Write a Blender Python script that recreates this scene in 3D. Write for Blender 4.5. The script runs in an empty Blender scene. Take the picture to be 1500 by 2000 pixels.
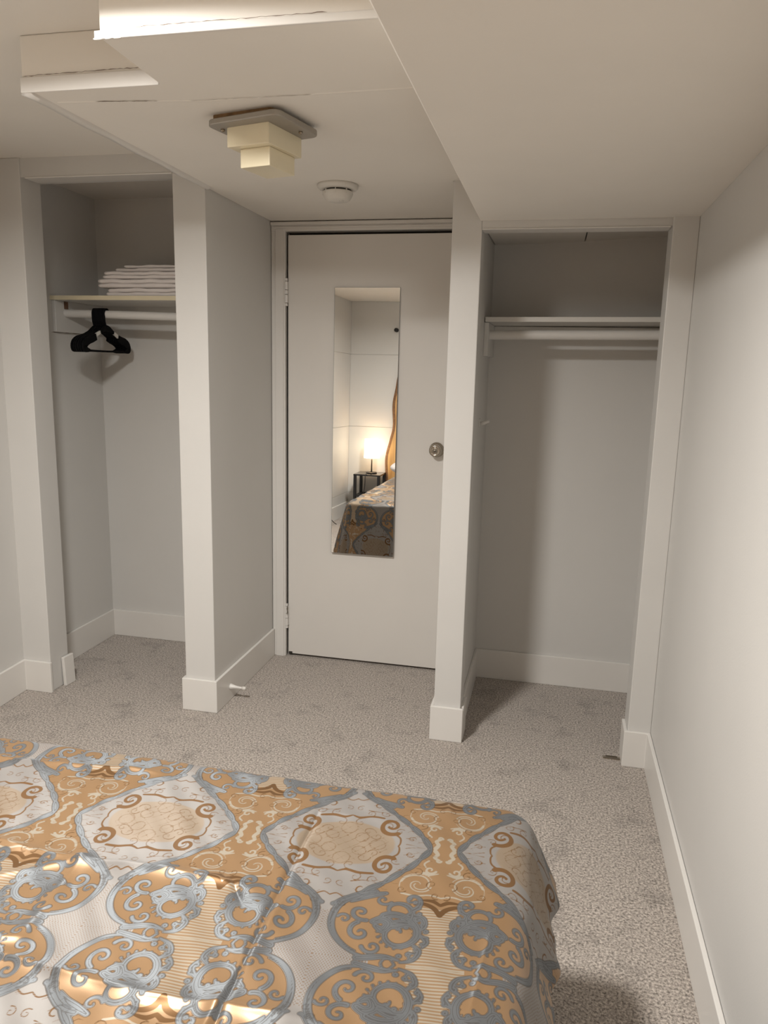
import bpy, bmesh, math, random
import numpy as np
from mathutils import Vector, Matrix

random.seed(7)
S = bpy.context.scene
COL = S.collection

# ------------------------------------------------------------------ camera
CX, CY, CZ = 0.5526, -2.7201, 1.4294
YAW, PITCH, ROLL, FPX = 0.2156, 0.1904, 0.0236, 1478.4
F_ = Vector((-math.sin(YAW) * math.cos(PITCH), math.cos(YAW) * math.cos(PITCH), -math.sin(PITCH)))
R_ = Vector((math.cos(YAW), math.sin(YAW), 0))
U_ = R_.cross(F_)
R2 = R_ * math.cos(ROLL) + U_ * math.sin(ROLL)
U2 = -R_ * math.sin(ROLL) + U_ * math.cos(ROLL)
cam_d = bpy.data.cameras.new('camera')
cam = bpy.data.objects.new('camera', cam_d)
COL.objects.link(cam)
cam.matrix_world = Matrix(((R2.x, U2.x, -F_.x, CX), (R2.y, U2.y, -F_.y, CY), (R2.z, U2.z, -F_.z, CZ), (0, 0, 0, 1)))
cam_d.sensor_fit = 'VERTICAL'
cam_d.sensor_height = 36
cam_d.lens = FPX / 2000 * 36
cam_d.clip_start = 0.02
S.camera = cam

# ------------------------------------------------------------------ world, exposure, room light
w = bpy.data.worlds.new('world')
S.world = w
w.use_nodes = True
w.node_tree.nodes['Background'].inputs[0].default_value = (0.5, 0.45, 0.4, 1)
w.node_tree.nodes['Background'].inputs[1].default_value = 0.02
S.view_settings.view_transform = 'Standard'
S.view_settings.look = 'None'
S.view_settings.gamma = 1
S.view_settings.use_curve_mapping = False
S.view_settings.exposure = 0.0
LIGHT_XYZ = (-0.42, -1.69, 2.139)      # flush ceiling disc light in the raised part of the ceiling
LIGHT_W = 58.0
LIGHT_RGB = (1.0, 0.975, 0.93)
LAMP_RGB = (1.0, 0.80, 0.56)
LAMP_EMIT = 7.5

# ------------------------------------------------------------------ helpers
def link(o, parent=None):
    COL.objects.link(o)
    if parent is not None:
        o.parent = parent
    return o

def tag(o, label=None, cat=None, group=None, kind=None):
    if label: o['label'] = label
    if cat: o['category'] = cat
    if group: o['group'] = group
    if kind: o['kind'] = kind
    return o

def empty(name, loc, label, cat, group=None, rz=0):
    o = bpy.data.objects.new(name, None)
    o.empty_display_size = 0.05
    o.location = loc
    o.rotation_euler = (0, 0, rz)
    link(o)
    return tag(o, label, cat, group)

def build(name, bm, mat, parent=None, smooth=False, bevel=0, bseg=2):
    me = bpy.data.meshes.new(name)
    bmesh.ops.recalc_face_normals(bm, faces=bm.faces)
    bm.to_mesh(me)
    bm.free()
    me.materials.append(mat)
    if smooth:
        me.polygons.foreach_set('use_smooth', [True] * len(me.polygons))
    o = bpy.data.objects.new(name, me)
    link(o, parent)
    if bevel:
        m = o.modifiers.new('bevel', 'BEVEL')
        m.width = bevel
        m.segments = bseg
        m.limit_method = 'ANGLE'
        m.angle_limit = math.radians(40)
    return o

def box(bm, x0, x1, y0, y1, z0, z1, M=None):
    v = [bm.verts.new((x, y, z)) for x in (x0, x1) for y in (y0, y1) for z in (z0, z1)]
    if M is not None:
        for q in v: q.co = M @ q.co
    for f in ((0, 1, 3, 2), (4, 6, 7, 5), (0, 4, 5, 1), (2, 3, 7, 6), (0, 2, 6, 4), (1, 5, 7, 3)):
        bm.faces.new([v[i] for i in f])
    return bm

def prism(bm, pts, z0, z1):
    a = [bm.verts.new((x, y, z0)) for x, y in pts]
    b = [bm.verts.new((x, y, z1)) for x, y in pts]
    n = len(pts)
    bm.faces.new(a[::-1])
    bm.faces.new(b)
    for i in range(n):
        bm.faces.new((a[i], a[(i + 1) % n], b[(i + 1) % n], b[i]))
    return bm

def lathe(bm, prof, seg=32, M=None):
    rings = []
    for r, z in prof:
        if r < 1e-6:
            rings.append([bm.verts.new((0, 0, z))])
        else:
            rings.append([bm.verts.new((r * math.cos(2 * math.pi * i / seg), r * math.sin(2 * math.pi * i / seg), z)) for i in range(seg)])
    for a, b in zip(rings, rings[1:]):
        for i in range(seg):
            j = (i + 1) % seg
            if len(a) == 1 and len(b) == 1: continue
            if len(a) == 1: bm.faces.new((a[0], b[i], b[j]))
            elif len(b) == 1: bm.faces.new((a[i], a[j], b[0]))
            else: bm.faces.new((a[i], a[j], b[j], b[i]))
    if M is not None:
        for rr in rings:
            for q in rr: q.co = M @ q.co
    return bm

def tube(bm, pts, rad, seg=10, cap=True):
    pts = [Vector(p) for p in pts]
    n = len(pts)
    rads = rad if isinstance(rad, (list, tuple)) else [rad] * n
    t0 = (pts[1] - pts[0]).normalized()
    ref = Vector((0, 0, 1)) if abs(t0.z) < 0.9 else Vector((1, 0, 0))
    nrm = t0.cross(ref).normalized()
    rings = []
    for i, p in enumerate(pts):
        t = (pts[min(i + 1, n - 1)] - pts[max(i - 1, 0)]).normalized()
        nrm = (nrm - t * nrm.dot(t)).normalized()
        b = t.cross(nrm)
        rings.append([bm.verts.new(p + (nrm * math.cos(2 * math.pi * k / seg) + b * math.sin(2 * math.pi * k / seg)) * rads[i]) for k in range(seg)])
    for a, b in zip(rings, rings[1:]):
        for k in range(seg):
            bm.faces.new((a[k], a[(k + 1) % seg], b[(k + 1) % seg], b[k]))
    if cap:
        bm.faces.new(rings[0][::-1])
        bm.faces.new(rings[-1])
    return bm

def spline(pts, n=8):
    pts = [Vector(p) for p in pts]
    out = []
    for i in range(len(pts) - 1):
        p0 = pts[max(i - 1, 0)]; p1 = pts[i]; p2 = pts[i + 1]; p3 = pts[min(i + 2, len(pts) - 1)]
        for k in range(n):
            t = k / n
            out.append(0.5 * ((2 * p1) + (p2 - p0) * t + (2 * p0 - 5 * p1 + 4 * p2 - p3) * t * t + (3 * p1 - p0 - 3 * p2 + p3) * t ** 3))
    out.append(pts[-1])
    return out

def copy_tree(o, parent=None):
    c = o.copy()
    COL.objects.link(c)
    if parent is not None: c.parent = parent
    for ch in list(o.children):
        copy_tree(ch, c)
    return c

# ------------------------------------------------------------------ materials
def mat(name, rgb, rough=0.5, metal=0.0, var=0.0, vscale=6.0, bump=0.0, bscale=80.0, spec=0.5, coat=0.0):
    m = bpy.data.materials.new(name)
    m.use_nodes = True
    nt = m.node_tree
    b = nt.nodes['Principled BSDF']
    b.inputs['Roughness'].default_value = rough
    b.inputs['Metallic'].default_value = metal
    b.inputs['Specular IOR Level'].default_value = spec
    b.inputs['Coat Weight'].default_value = coat
    b.inputs['Base Color'].default_value = (*rgb, 1)
    tc = nt.nodes.new('ShaderNodeTexCoord')
    if var:
        no = nt.nodes.new('ShaderNodeTexNoise')
        no.inputs['Scale'].default_value = vscale
        no.inputs['Detail'].default_value = 4
        nt.links.new(tc.outputs['Object'], no.inputs['Vector'])
        r = nt.nodes.new('ShaderNodeMapRange')
        r.inputs['From Min'].default_value = 0.3
        r.inputs['From Max'].default_value = 0.7
        r.inputs['To Min'].default_value = 1 - var
        r.inputs['To Max'].default_value = 1 + var
        nt.links.new(no.outputs['Fac'], r.inputs['Value'])
        mx = nt.nodes.new('ShaderNodeVectorMath')
        mx.operation = 'SCALE'
        mx.inputs[0].default_value = rgb
        nt.links.new(r.outputs[0], mx.inputs['Scale'])
        nt.links.new(mx.outputs[0], b.inputs['Base Color'])
    if bump:
        n2 = nt.nodes.new('ShaderNodeTexNoise')
        n2.inputs['Scale'].default_value = bscale
        n2.inputs['Detail'].default_value = 3
        nt.links.new(tc.outputs['Object'], n2.inputs['Vector'])
        bp = nt.nodes.new('ShaderNodeBump')
        bp.inputs['Strength'].default_value = bump
        bp.inputs['Distance'].default_value = 0.002
        nt.links.new(n2.outputs['Fac'], bp.inputs['Height'])
        nt.links.new(bp.outputs[0], b.inputs['Normal'])
    return m

def emit(name, rgb, strength):
    m = bpy.data.materials.new(name)
    m.use_nodes = True
    b = m.node_tree.nodes['Principled BSDF']
    b.inputs['Base Color'].default_value = (*rgb, 1)
    b.inputs['Emission Color'].default_value = (*rgb, 1)
    b.inputs['Emission Strength'].default_value = strength
    return m

M_WALL = mat('wall_paint_light_grey', (0.64, 0.625, 0.60), 0.45, var=0.015, vscale=3, bump=0.10, bscale=220)
M_CEIL = mat('ceiling_paint', (0.84, 0.80, 0.74), 0.6, var=0.02, vscale=3, bump=0.12, bscale=160)
M_TRIM = mat('trim_white_gloss', (0.73, 0.705, 0.67), 0.32, var=0.01, vscale=8, bump=0.03, bscale=60)
M_DOOR = mat('door_white_paint', (0.72, 0.69, 0.65), 0.38, var=0.012, vscale=4, bump=0.04, bscale=90)
M_SHELF = mat('shelf_white_paint', (0.66, 0.64, 0.60), 0.4, var=0.02, vscale=10)
M_CREAM = mat('shelf_cream_edge', (0.70, 0.62, 0.44), 0.4, var=0.03, vscale=10)
M_ROD = mat('rod_white_paint', (0.68, 0.66, 0.63), 0.35)
M_CRACK = mat('dark_crack', (0.22, 0.175, 0.14), 0.9)
M_DARK = mat('dark_gap', (0.03, 0.025, 0.02), 0.9)
M_BROWN = mat('bare_brown_wood', (0.16, 0.085, 0.05), 0.7, var=0.2, vscale=60)
M_GREYMETAL = mat('grey_painted_metal', (0.34, 0.31, 0.27), 0.4, 0.3, var=0.03, vscale=30)
M_RUST = mat('old_brown_gasket', (0.22, 0.13, 0.06), 0.9, var=0.3, vscale=40)
M_CREAMGLASS = mat('cream_opal_glass', (0.80, 0.72, 0.53), 0.25, var=0.03, vscale=8)
M_CREAMGLASS.node_tree.nodes['Principled BSDF'].inputs['Transmission Weight'].default_value = 0.0
M_PLASTIC = mat('white_plastic', (0.68, 0.65, 0.60), 0.4)
M_STEEL = mat('brushed_nickel', (0.46, 0.41, 0.345), 0.2, 1.0)
M_DSTEEL = mat('dark_steel', (0.22, 0.20, 0.17), 0.35, 1.0)
M_BLACK = mat('black_velvet', (0.003, 0.003, 0.004), 0.8, spec=0.15)
M_BLACKW = mat('black_painted_wood', (0.012, 0.011, 0.012), 0.45)
M_WHITEH = mat('white_hanger_plastic', (0.72, 0.70, 0.66), 0.35)
M_LINEN = mat('white_linen', (0.80, 0.745, 0.72), 0.85, var=0.03, vscale=20, bump=0.25, bscale=400)
M_MIRROR = mat('mirror_silver', (0.93, 0.94, 0.93), 0.0, 1.0)
M_MEDGE = mat('mirror_ground_edge', (0.18, 0.18, 0.17), 0.3, 0.4)
M_MATTRESS = mat('mattress_cloth', (0.6, 0.58, 0.54), 0.8, var=0.04, vscale=30)
M_BULB = mat('screw_metal', (0.35, 0.3, 0.24), 0.35, 1.0)

def wood_mat():
    m = bpy.data.materials.new('live_edge_wood')
    m.use_nodes = True
    nt = m.node_tree
    b = nt.nodes['Principled BSDF']
    tc = nt.nodes.new('ShaderNodeTexCoord')
    mp = nt.nodes.new('ShaderNodeMapping')
    mp.inputs['Scale'].default_value = (10, 10, 1.2)
    no = nt.nodes.new('ShaderNodeTexNoise')
    no.inputs['Scale'].default_value = 3
    no.inputs['Detail'].default_value = 6
    no.inputs['Distortion'].default_value = 1.2
    cr = nt.nodes.new('ShaderNodeValToRGB')
    cr.color_ramp.elements[0].position = 0.3
    cr.color_ramp.elements[0].color = (0.42, 0.22, 0.07, 1)
    cr.color_ramp.elements[1].position = 0.7
    cr.color_ramp.elements[1].color = (0.66, 0.42, 0.18, 1)
    nt.links.new(tc.outputs['Object'], mp.inputs[0])
    nt.links.new(mp.outputs[0], no.inputs['Vector'])
    nt.links.new(no.outputs['Fac'], cr.inputs[0])
    nt.links.new(cr.outputs[0], b.inputs['Base Color'])
    b.inputs['Roughness'].default_value = 0.45
    return m
M_WOOD = wood_mat()
M_BARK = mat('bark_edge', (0.20, 0.10, 0.045), 0.8, var=0.3, vscale=50, bump=0.6, bscale=60)

def carpet_mat():
    m = bpy.data.materials.new('grey_beige_carpet')
    m.use_nodes = True
    nt = m.node_tree
    b = nt.nodes['Principled BSDF']
    b.inputs['Roughness'].default_value = 0.95
    b.inputs['Specular IOR Level'].default_value = 0.1
    b.inputs['Sheen Weight'].default_value = 0.25
    tc = nt.nodes.new('ShaderNodeTexCoord')
    n1 = nt.nodes.new('ShaderNodeTexNoise')
    n1.inputs['Scale'].default_value = 150
    n1.inputs['Detail'].default_value = 3
    n1.inputs['Roughness'].default_value = 0.7
    n2 = nt.nodes.new('ShaderNodeTexNoise')
    n2.inputs['Scale'].default_value = 7
    n2.inputs['Detail'].default_value = 4
    n2.inputs['Roughness'].default_value = 0.65
    cr = nt.nodes.new('ShaderNodeValToRGB')
    cr.color_ramp.elements[0].position = 0.33
    cr.color_ramp.elements[0].color = (0.115, 0.096, 0.082, 1)
    cr.color_ramp.elements[1].position = 0.66
    cr.color_ramp.elements[1].color = (0.645, 0.57, 0.505, 1)
    c2 = nt.nodes.new('ShaderNodeMapRange')
    c2.inputs['From Min'].default_value = 0.28
    c2.inputs['From Max'].default_value = 0.46
    c2.inputs['To Min'].default_value = 0.66
    c2.inputs['To Max'].default_value = 1.0
    sc = nt.nodes.new('ShaderNodeVectorMath')
    sc.operation = 'SCALE'
    bp = nt.nodes.new('ShaderNodeBump')
    bp.inputs['Strength'].default_value = 0.7
    bp.inputs['Distance'].default_value = 0.006
    for n in (n1, n2):
        nt.links.new(tc.outputs['Object'], n.inputs['Vector'])
    nt.links.new(n1.outputs['Fac'], cr.inputs[0])
    nt.links.new(n2.outputs['Fac'], c2.inputs['Value'])
    nt.links.new(cr.outputs[0], sc.inputs[0])
    nt.links.new(c2.outputs[0], sc.inputs['Scale'])
    nt.links.new(sc.outputs[0], b.inputs['Base Color'])
    nt.links.new(n1.outputs['Fac'], bp.inputs['Height'])
    nt.links.new(bp.outputs[0], b.inputs['Normal'])
    return m
M_CARPET = carpet_mat()

# ------------------------------------------------------------------ measured layout (metres)
XW, SL = -1.6356, -0.0448                  # left wall x = XW + SL*y
X1, X2L, X2R, X3L, X3R, X4L, X4R = -1.504, -0.8705, -0.7405, 0.1708, 0.2745, 0.8918, 0.9718
Y1, Y3, Y4 = -0.008, 0.013, -0.005
XS = 0.2665                                # soffit edge
ZL, ZM, ZS = 2.179, 2.055, 1.924           # raised ceiling, bulkhead, soffit
ZTL, ZTR = 2.110, 1.899                    # tops of the closet openings
YLB, YRB = 0.711, 0.6725                   # closet backs
XLL, XRL, XRR = -1.6506, 0.2636, 0.9745    # closet sides
YD = 0.676                                 # door face
YB = -3.60                                 # back wall
ZB, TB = 0.139, 0.0125                     # baseboard
def xw(y): return XW + SL * y

def struct(name, bm, m, label, cat, parent=None, bevel=0, smooth=False):
    o = build(name, bm, m, parent, smooth, bevel)
    if parent is None:
        tag(o, label, cat, kind='structure')
    return o

# ---- floor and ceilings
struct('floor', box(bmesh.new(), -1.95, 1.15, YB - 0.15, 0.95, -0.08, 0.0), M_CARPET, 'grey-beige cut-pile carpet covering the bedroom and closet floors', 'floor')
struct('ceiling', box(bmesh.new(), -1.95, 1.15, YB - 0.15, 0.95, ZL, ZL + 0.08), M_CEIL, 'raised white painted ceiling at upper left above the left closet', 'ceiling')
bk = prism(bmesh.new(), [(X2R, -0.985), (-0.381, -0.985), (-0.374, -1.233), (XS, -1.237), (XS, Y3), (X3L, Y3), (X3L, YD), (X2R, YD)], ZM, ZL)
bulk = struct('ceiling_bulkhead', bk, M_CEIL, 'lowered white ceiling bulkhead above the door carrying the square lamp', 'ceiling', bevel=0.004)
sf = prism(bmesh.new(), [(XS, YB), (X4R + 0.004, YB), (X4R + 0.004, Y3), (XS, Y3)], ZS, ZL)
struct('ceiling_soffit', sf, M_CEIL, 'lowest smooth white ceiling soffit along the right-hand wall', 'ceiling', bevel=0.004)

# plaster edge strips, seams and cracks on the bulkhead
def wob_ribbon(a, b, width, n, amp, up, nrm, seed):
    """thin irregular crack: ribbon from a to b lying in the plane with normal nrm"""
    rr = random.Random(seed)
    bm = bmesh.new()
    a, b, up, nrm = Vector(a), Vector(b), Vector(up), Vector(nrm)
    prev = None
    for i in range(n + 1):
        t = i / n
        c = a.lerp(b, t) + up * (amp * (rr.random() - .5))
        wd = width * (0.25 + rr.random())
        if i in (0, n): wd = width * 0.1
        q = (bm.verts.new(c + up * wd / 2 + nrm * 0.0006), bm.verts.new(c - up * wd / 2 + nrm * 0.0006))
        if prev: bm.faces.new((prev[0], q[0], q[1], prev[1]))
        prev = q
    return bm
b_ = bmesh.new(); box(b_, X2R - 0.002, -0.381, -0.989, -0.984, 2.052, 2.0865)
build('edge_strip', b_, M_TRIM, bulk, bevel=0.002)
b_ = bmesh.new(); box(b_, -0.381, XS, -1.241, -1.234, 2.051, 2.0665)
build('edge_strip', b_, M_TRIM, bulk, bevel=0.002)
build('crack', wob_ribbon((-0.735, -0.989, 2.088), (-0.40, -0.989, 2.091), 0.0016, 40, 0.002, (0, 0, 1), (0, -1, 0), 3), M_CRACK, bulk)
build('crack', wob_ribbon((-0.30, -1.241, 2.067), (0.10, -1.241, 2.0672), 0.0016, 40, 0.0015, (0, 0, 1), (0, -1, 0), 4), M_CRACK, bulk)
def ridge(bm, pts, wdt, h):
    prev = None
    for i, (x, y) in enumerate(pts):
        if i < len(pts) - 1: d = Vector((pts[i + 1][0] - x, pts[i + 1][1] - y)).normalized()
        n = Vector((-d.y, d.x))
        ring = [bm.verts.new((x + n.x * o, y + n.y * o, ZM - hh)) for o, hh in ((-wdt / 2, -0.001), (-wdt / 4, h * .8), (0, h), (wdt / 4, h * .8), (wdt / 2, -0.001))]
        if prev:
            for k in range(4): bm.faces.new((prev[k], prev[k + 1], ring[k + 1], ring[k]))
        prev = ring
    return bm
seam = [(-0.70, -0.905), (-0.56, -0.893), (-0.42, -0.875), (-0.326, -0.862), (-0.2, -0.864), (-0.063, -0.866), (0.06, -0.87), (0.179, -0.873), (XS, -0.874)]
build('seam_ridge', ridge(bmesh.new(), seam, 0.012, 0.0016), M_CEIL, bulk, smooth=True)
build('crack', wob_ribbon((-0.60, -0.902, ZM - 0.0014), (-0.44, -0.884, ZM - 0.0014), 0.003, 26, 0.002, (0, 1, 0), (0, 0, -1), 6), M_CRACK, bulk)
build('crack', wob_ribbon((-0.36, -0.872, ZM - 0.0014), (-0.05, -0.870, ZM - 0.0014), 0.0016, 30, 0.002, (0, 1, 0), (0, 0, -1), 8), M_CRACK, bulk)
# corner bead along the left lower edge of the bulkhead
cb = bmesh.new()
prev = None
for y in np.linspace(-0.986, 0.0, 20):
    j = 0.0015 * math.sin(y * 23)
    ring = [cb.verts.new((X2R + o, y, ZM - h)) for o, h in ((-0.002, -0.004), (-0.002, 0.006 + j), (0.012, 0.008 + j), (0.022, 0.005 + j), (0.027, -0.001))]
    if prev:
        for k in range(4): cb.faces.new((prev[k], prev[k + 1], ring[k + 1], ring[k]))
    else: cb.faces.new(ring[::-1])
    prev = ring
build('corner_bead', cb, M_TRIM, bulk, smooth=True)
cb = bmesh.new()
for i, (x, s) in enumerate(((-0.374, .011), (-0.352, .008), (-0.331, .010))):
    bmesh.ops.create_icosphere(cb, subdivisions=2, radius=1, matrix=Matrix.Translation((x, -1.238, 2.052)) @ Matrix.Diagonal((s, .004, .0025, 1)))
build('plaster_lump', cb, M_TRIM, bulk, smooth=True)

# ---- walls
PW = 0.006
wl = prism(bmesh.new(), [(xw(YB) - PW, YB), (xw(Y1), Y1), (-1.95, Y1), (-1.95, YB)], 0, ZL)
wall_left = struct('wall_left', wl, M_WALL, 'light grey wall along the left side of the room', 'wall')
wbk = box(bmesh.new(), -1.95, 1.15, YB - 0.12, YB - PW, 0, ZL)
wall_back = struct('wall_back', wbk, M_WALL, 'light grey panelled wall behind the bed head', 'wall')
SE = [0.0, 0.235, 0.925, 1.655, ZL]
for z0, z1 in zip(SE, SE[1:]):
    build('panel', box(bmesh.new(), xw(YB) + 0.0, X4R, YB - PW, YB, z0 + 0.0015, z1 - 0.0015), M_WALL, wall_back, bevel=0.0012)
    p_ = prism(bmesh.new(), [(xw(YB) - PW, YB), (xw(YB), YB), (xw(-1.4), -1.4), (xw(-1.4) - PW, -1.4)], z0 + 0.0015, z1 - 0.0015)
    build('panel', p_, M_WALL, wall_left, bevel=0.0012)
struct('wall_right', box(bmesh.new(), X4R + 0.001, 1.15, YB, 0.95, 0, ZL), M_WALL, 'light grey wall along the right side of the room', 'wall')
struct('wall_closet_left_jamb', box(bmesh.new(), -1.95, X1, Y1, 0.115, 0, ZL), M_WALL, 'light grey jamb at the far left of the left closet', 'wall', bevel=0.003)
struct('wall_closet_left_header', box(bmesh.new(), X1, X2L, 0.0, 0.115, ZTL, ZL), M_WALL, 'narrow light grey header above the left closet opening', 'wall')
struct('wall_closet_left_side', box(bmesh.new(), -1.95, XLL, 0.115, YLB, 0, ZL), M_WALL, 'grey inner left side wall of the left closet', 'wall')
struct('wall_closet_left_back', box(bmesh.new(), -1.95, X2L, YLB, 0.95, 0, ZL), M_WALL, 'grey back wall of the left closet behind the black hangers', 'wall')
struct('wall_door_left', box(bmesh.new(), X2L, X2R, 0.0, 0.95, 0, ZL), M_WALL, 'light grey pier wall between the left closet and the door', 'wall', bevel=0.003)
struct('wall_door_right', prism(bmesh.new(), [(X3L, Y3), (X3R, Y3), (X3R, 0.11), (XRL, 0.11), (XRL, 0.95), (X3L, 0.95)], 0, ZL), M_WALL, 'light grey pier wall between the door and the right closet', 'wall', bevel=0.003)
struct('wall_closet_right_header', box(bmesh.new(), X3R, X4R, Y3, 0.11, ZTR, ZL), M_WALL, 'narrow light grey header above the right closet opening', 'wall')
struct('wall_closet_right_jamb', box(bmesh.new(), X4L, X4R + 0.001, Y4, 0.11, 0, ZTR + 0.03), M_WALL, 'slim light grey jamb at the right of the right closet', 'wall', bevel=0.003)
struct('wall_closet_right_back', box(bmesh.new(), XRL, X4R + 0.001, YRB, 0.95, 0, ZL), M_WALL, 'grey back wall of the empty right closet', 'wall')
wd = bmesh.new()
box(wd, X2R, -0.672, YD + 0.01, 0.95, 0, ZL); box(wd, 0.112, X3L, YD + 0.01, 0.95, 0, ZL); box(wd, -0.672, 0.112, YD + 0.06, 0.95, 2.01, ZL)
box(wd, -0.672, 0.112, YD + 0.08, 0.95, 0, 2.01)
struct('wall_door', wd, M_WALL, 'wall around the white door at the end of the alcove', 'wall')
# right closet ceiling boards
cc = bmesh.new()
v = [cc.verts.new(p) for p in ((XRL + .004, 0.11, 1.930), (0.632, 0.11, 1.936), (0.632, YRB, 1.955), (XRL + .004, YRB, 1.945))]
v2 = [cc.verts.new(q.co + Vector((0, 0, .012))) for q in v]
cc.faces.new(v); cc.faces.new(v2[::-1])
for i in range(4): cc.faces.new((v[i], v[(i + 1) % 4], v2[(i + 1) % 4], v2[i]))
struct('ceiling_closet_board', cc, M_CEIL, 'left ceiling board inside the top of the right closet', 'ceiling')
cc = bmesh.new()
v = [cc.verts.new(p) for p in ((0.638, 0.11, 1.958), (X4R, 0.11, 1.962), (X4R, YRB, 1.974), (0.638, YRB, 1.957))]
v2 = [cc.verts.new(q.co + Vector((0, 0, .012))) for q in v]
cc.faces.new(v); cc.faces.new(v2[::-1])
for i in range(4): cc.faces.new((v[i], v[(i + 1) % 4], v2[(i + 1) % 4], v2[i]))
struct('ceiling_closet_board', cc, M_CEIL, 'right ceiling board inside the top of the right closet', 'ceiling')

# ---- trims under the closet headers, door casing
struct('trim_1', box(bmesh.new(), X1 + 0.017, X2L, -0.003, 0.075, ZTL - 0.005, ZTL), M_TRIM, 'white strip under the header of the left closet opening', 'trim', bevel=0.002)
struct('trim_2', box(bmesh.new(), X3R, X4L - 0.004, Y3 - 0.004, 0.085, ZTR - 0.004, ZTR), M_TRIM, 'white strip under the header of the right closet opening', 'trim', bevel=0.002)
cs = bmesh.new()
box(cs, X2R + .002, -0.672, 0.662, YD + 0.02, 0, 2.022)
cas = struct('trim_3', cs, M_TRIM, 'white moulded door casing around the door', 'trim', bevel=0.003)
b_ = bmesh.new(); box(b_, X2R + 0.022, -0.680, 0.657, 0.664, 0, 2.022); build('casing_bead', b_, M_TRIM, cas, bevel=0.002)
b_ = bmesh.new(); box(b_, X2R + .002, X3L, 0.660, YD + 0.02, 2.012, ZM - 0.003); build('head_casing', b_, M_TRIM, cas, bevel=0.003)
b_ = bmesh.new(); box(b_, X2R + .002, X3L, 0.650, 0.662, 2.036, ZM - 0.004); build('head_moulding', b_, M_TRIM, cas, bevel=0.003)
b_ = bmesh.new(); box(b_, X2R + .012, X3L, 0.655, 0.662, 2.024, 2.031); build('head_bead', b_, M_TRIM, cas, bevel=0.002)
b_ = bmesh.new(); box(b_, 0.112, X3L, 0.662, YD + 0.02, 0, 2.012); build('side_casing', b_, M_TRIM, cas, bevel=0.003)
b_ = bmesh.new(); box(b_, -0.672, 0.112, YD + 0.045, YD + 0.075, 0.0, 2.012); build('gap_shade_sheet', b_, M_DARK, cas)  # near-black sheet behind the leaf, its colour stands in for shade in the door gaps

# ---- baseboards
def offset_path(pts, t):
    out = []
    P = [Vector(p) for p in pts]
    for i, p in enumerate(P):
        ns = []
        if i > 0:
            d = (p - P[i - 1]).normalized(); ns.append(Vector((d.y, -d.x)))
        if i < len(P) - 1:
            d = (P[i + 1] - p).normalized(); ns.append(Vector((d.y, -d.x)))
        if len(ns) == 2:
            m = (ns[0] + ns[1]).normalized()
            out.append(p + m * (t / max(0.2, m.dot(ns[0]))))
        else:
            out.append(p + ns[0] * t)
    return out
def baseboard(name, pts, label, h=ZB, t=TB):
    q = offset_path(pts, t)
    poly = [(p[0], p[1]) for p in pts] + [(p.x, p.y) for p in q[::-1]]
    bm = prism(bmesh.new(), poly, 0, h)
    return struct(name, bm, M_TRIM, label, 'baseboard', bevel=0.0025)
# path direction: room lies to the right of travel
baseboard('baseboard_left', [(xw(YB), YB), (xw(Y1), Y1), (X1 + 0.008, Y1)], 'white baseboard along the left wall turning onto the closet jamb', t=0.0135)
baseboard('baseboard_closet_left', [(XLL, 0.117), (XLL, YLB), (X2L, YLB)], 'white baseboard inside the left closet')
baseboard('baseboard_door_left', [(X2L, 0.045), (X2L, 0.0), (X2R, 0.0), (X2R, 0.659)], 'white baseboard wrapping the pier left of the door')
baseboard('baseboard_door_right', [(X3L, 0.659), (X3L, Y3), (X3R + 0.011, Y3)], 'white baseboard on the pier right of the door')
baseboard('baseboard_closet_right', [(X3R - 0.0005, Y3 + 0.012), (X3R - .0005, 0.11), (XRL, 0.1105), (XRL, YRB), (X4R, YRB), (X4R, 0.113)], 'white baseboard inside the right closet')
baseboard('baseboard_right', [(X4L, 0.09), (X4L, Y4), (X4R, Y4), (X4R, YB)], 'white baseboard along the right wall turning onto the closet jamb')
baseboard('baseboard_back', [(X4R, YB), (xw(YB), YB)], 'white baseboard along the panelled back wall')
# loose offcut of baseboard on the left closet jamb
Mst = Matrix.Translation((X1 + 0.006, 0.062, 0)) @ Matrix.Rotation(math.radians(-2.5), 4, 'Y') @ Matrix.Rotation(math.radians(-4), 4, 'Z')
so = build('baseboard_offcut', box(bmesh.new(), 0.002, 0.0165, 0, 0.062, 0.0, 0.132, Mst), M_TRIM, bevel=0.002)
tag(so, 'short loose white baseboard offcut standing at the left closet jamb', 'baseboard')

# ------------------------------------------------------------------ ceiling disc light (just above the frame)
cl = empty('ceiling_light', (LIGHT_XYZ[0], LIGHT_XYZ[1], ZL), 'flush round disc light on the raised ceiling above the bed', 'lamp')
hb = lathe(bmesh.new(), [(0, 0), (0.165, 0), (0.165, -0.034), (0.150, -0.037), (0.140, -0.036), (0, -0.036)], 48)
build('housing', hb, M_PLASTIC, cl, smooth=False)
M_DIFF = emit('lit_diffuser', LIGHT_RGB, 6.0)
build('diffuser', lathe(bmesh.new(), [(0, -0.0375), (0.139, -0.0370)], 48), M_DIFF, cl)
ld = bpy.data.lights.new('disc_light', 'AREA')
ld.shape = 'DISK'; ld.size = 0.26; ld.energy = LIGHT_W; ld.color = LIGHT_RGB; ld.spread = math.radians(171)
lo = bpy.data.objects.new('disc_light', ld)
lo.location = (0, 0, LIGHT_XYZ[2] - ZL)
link(lo, cl)

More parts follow.
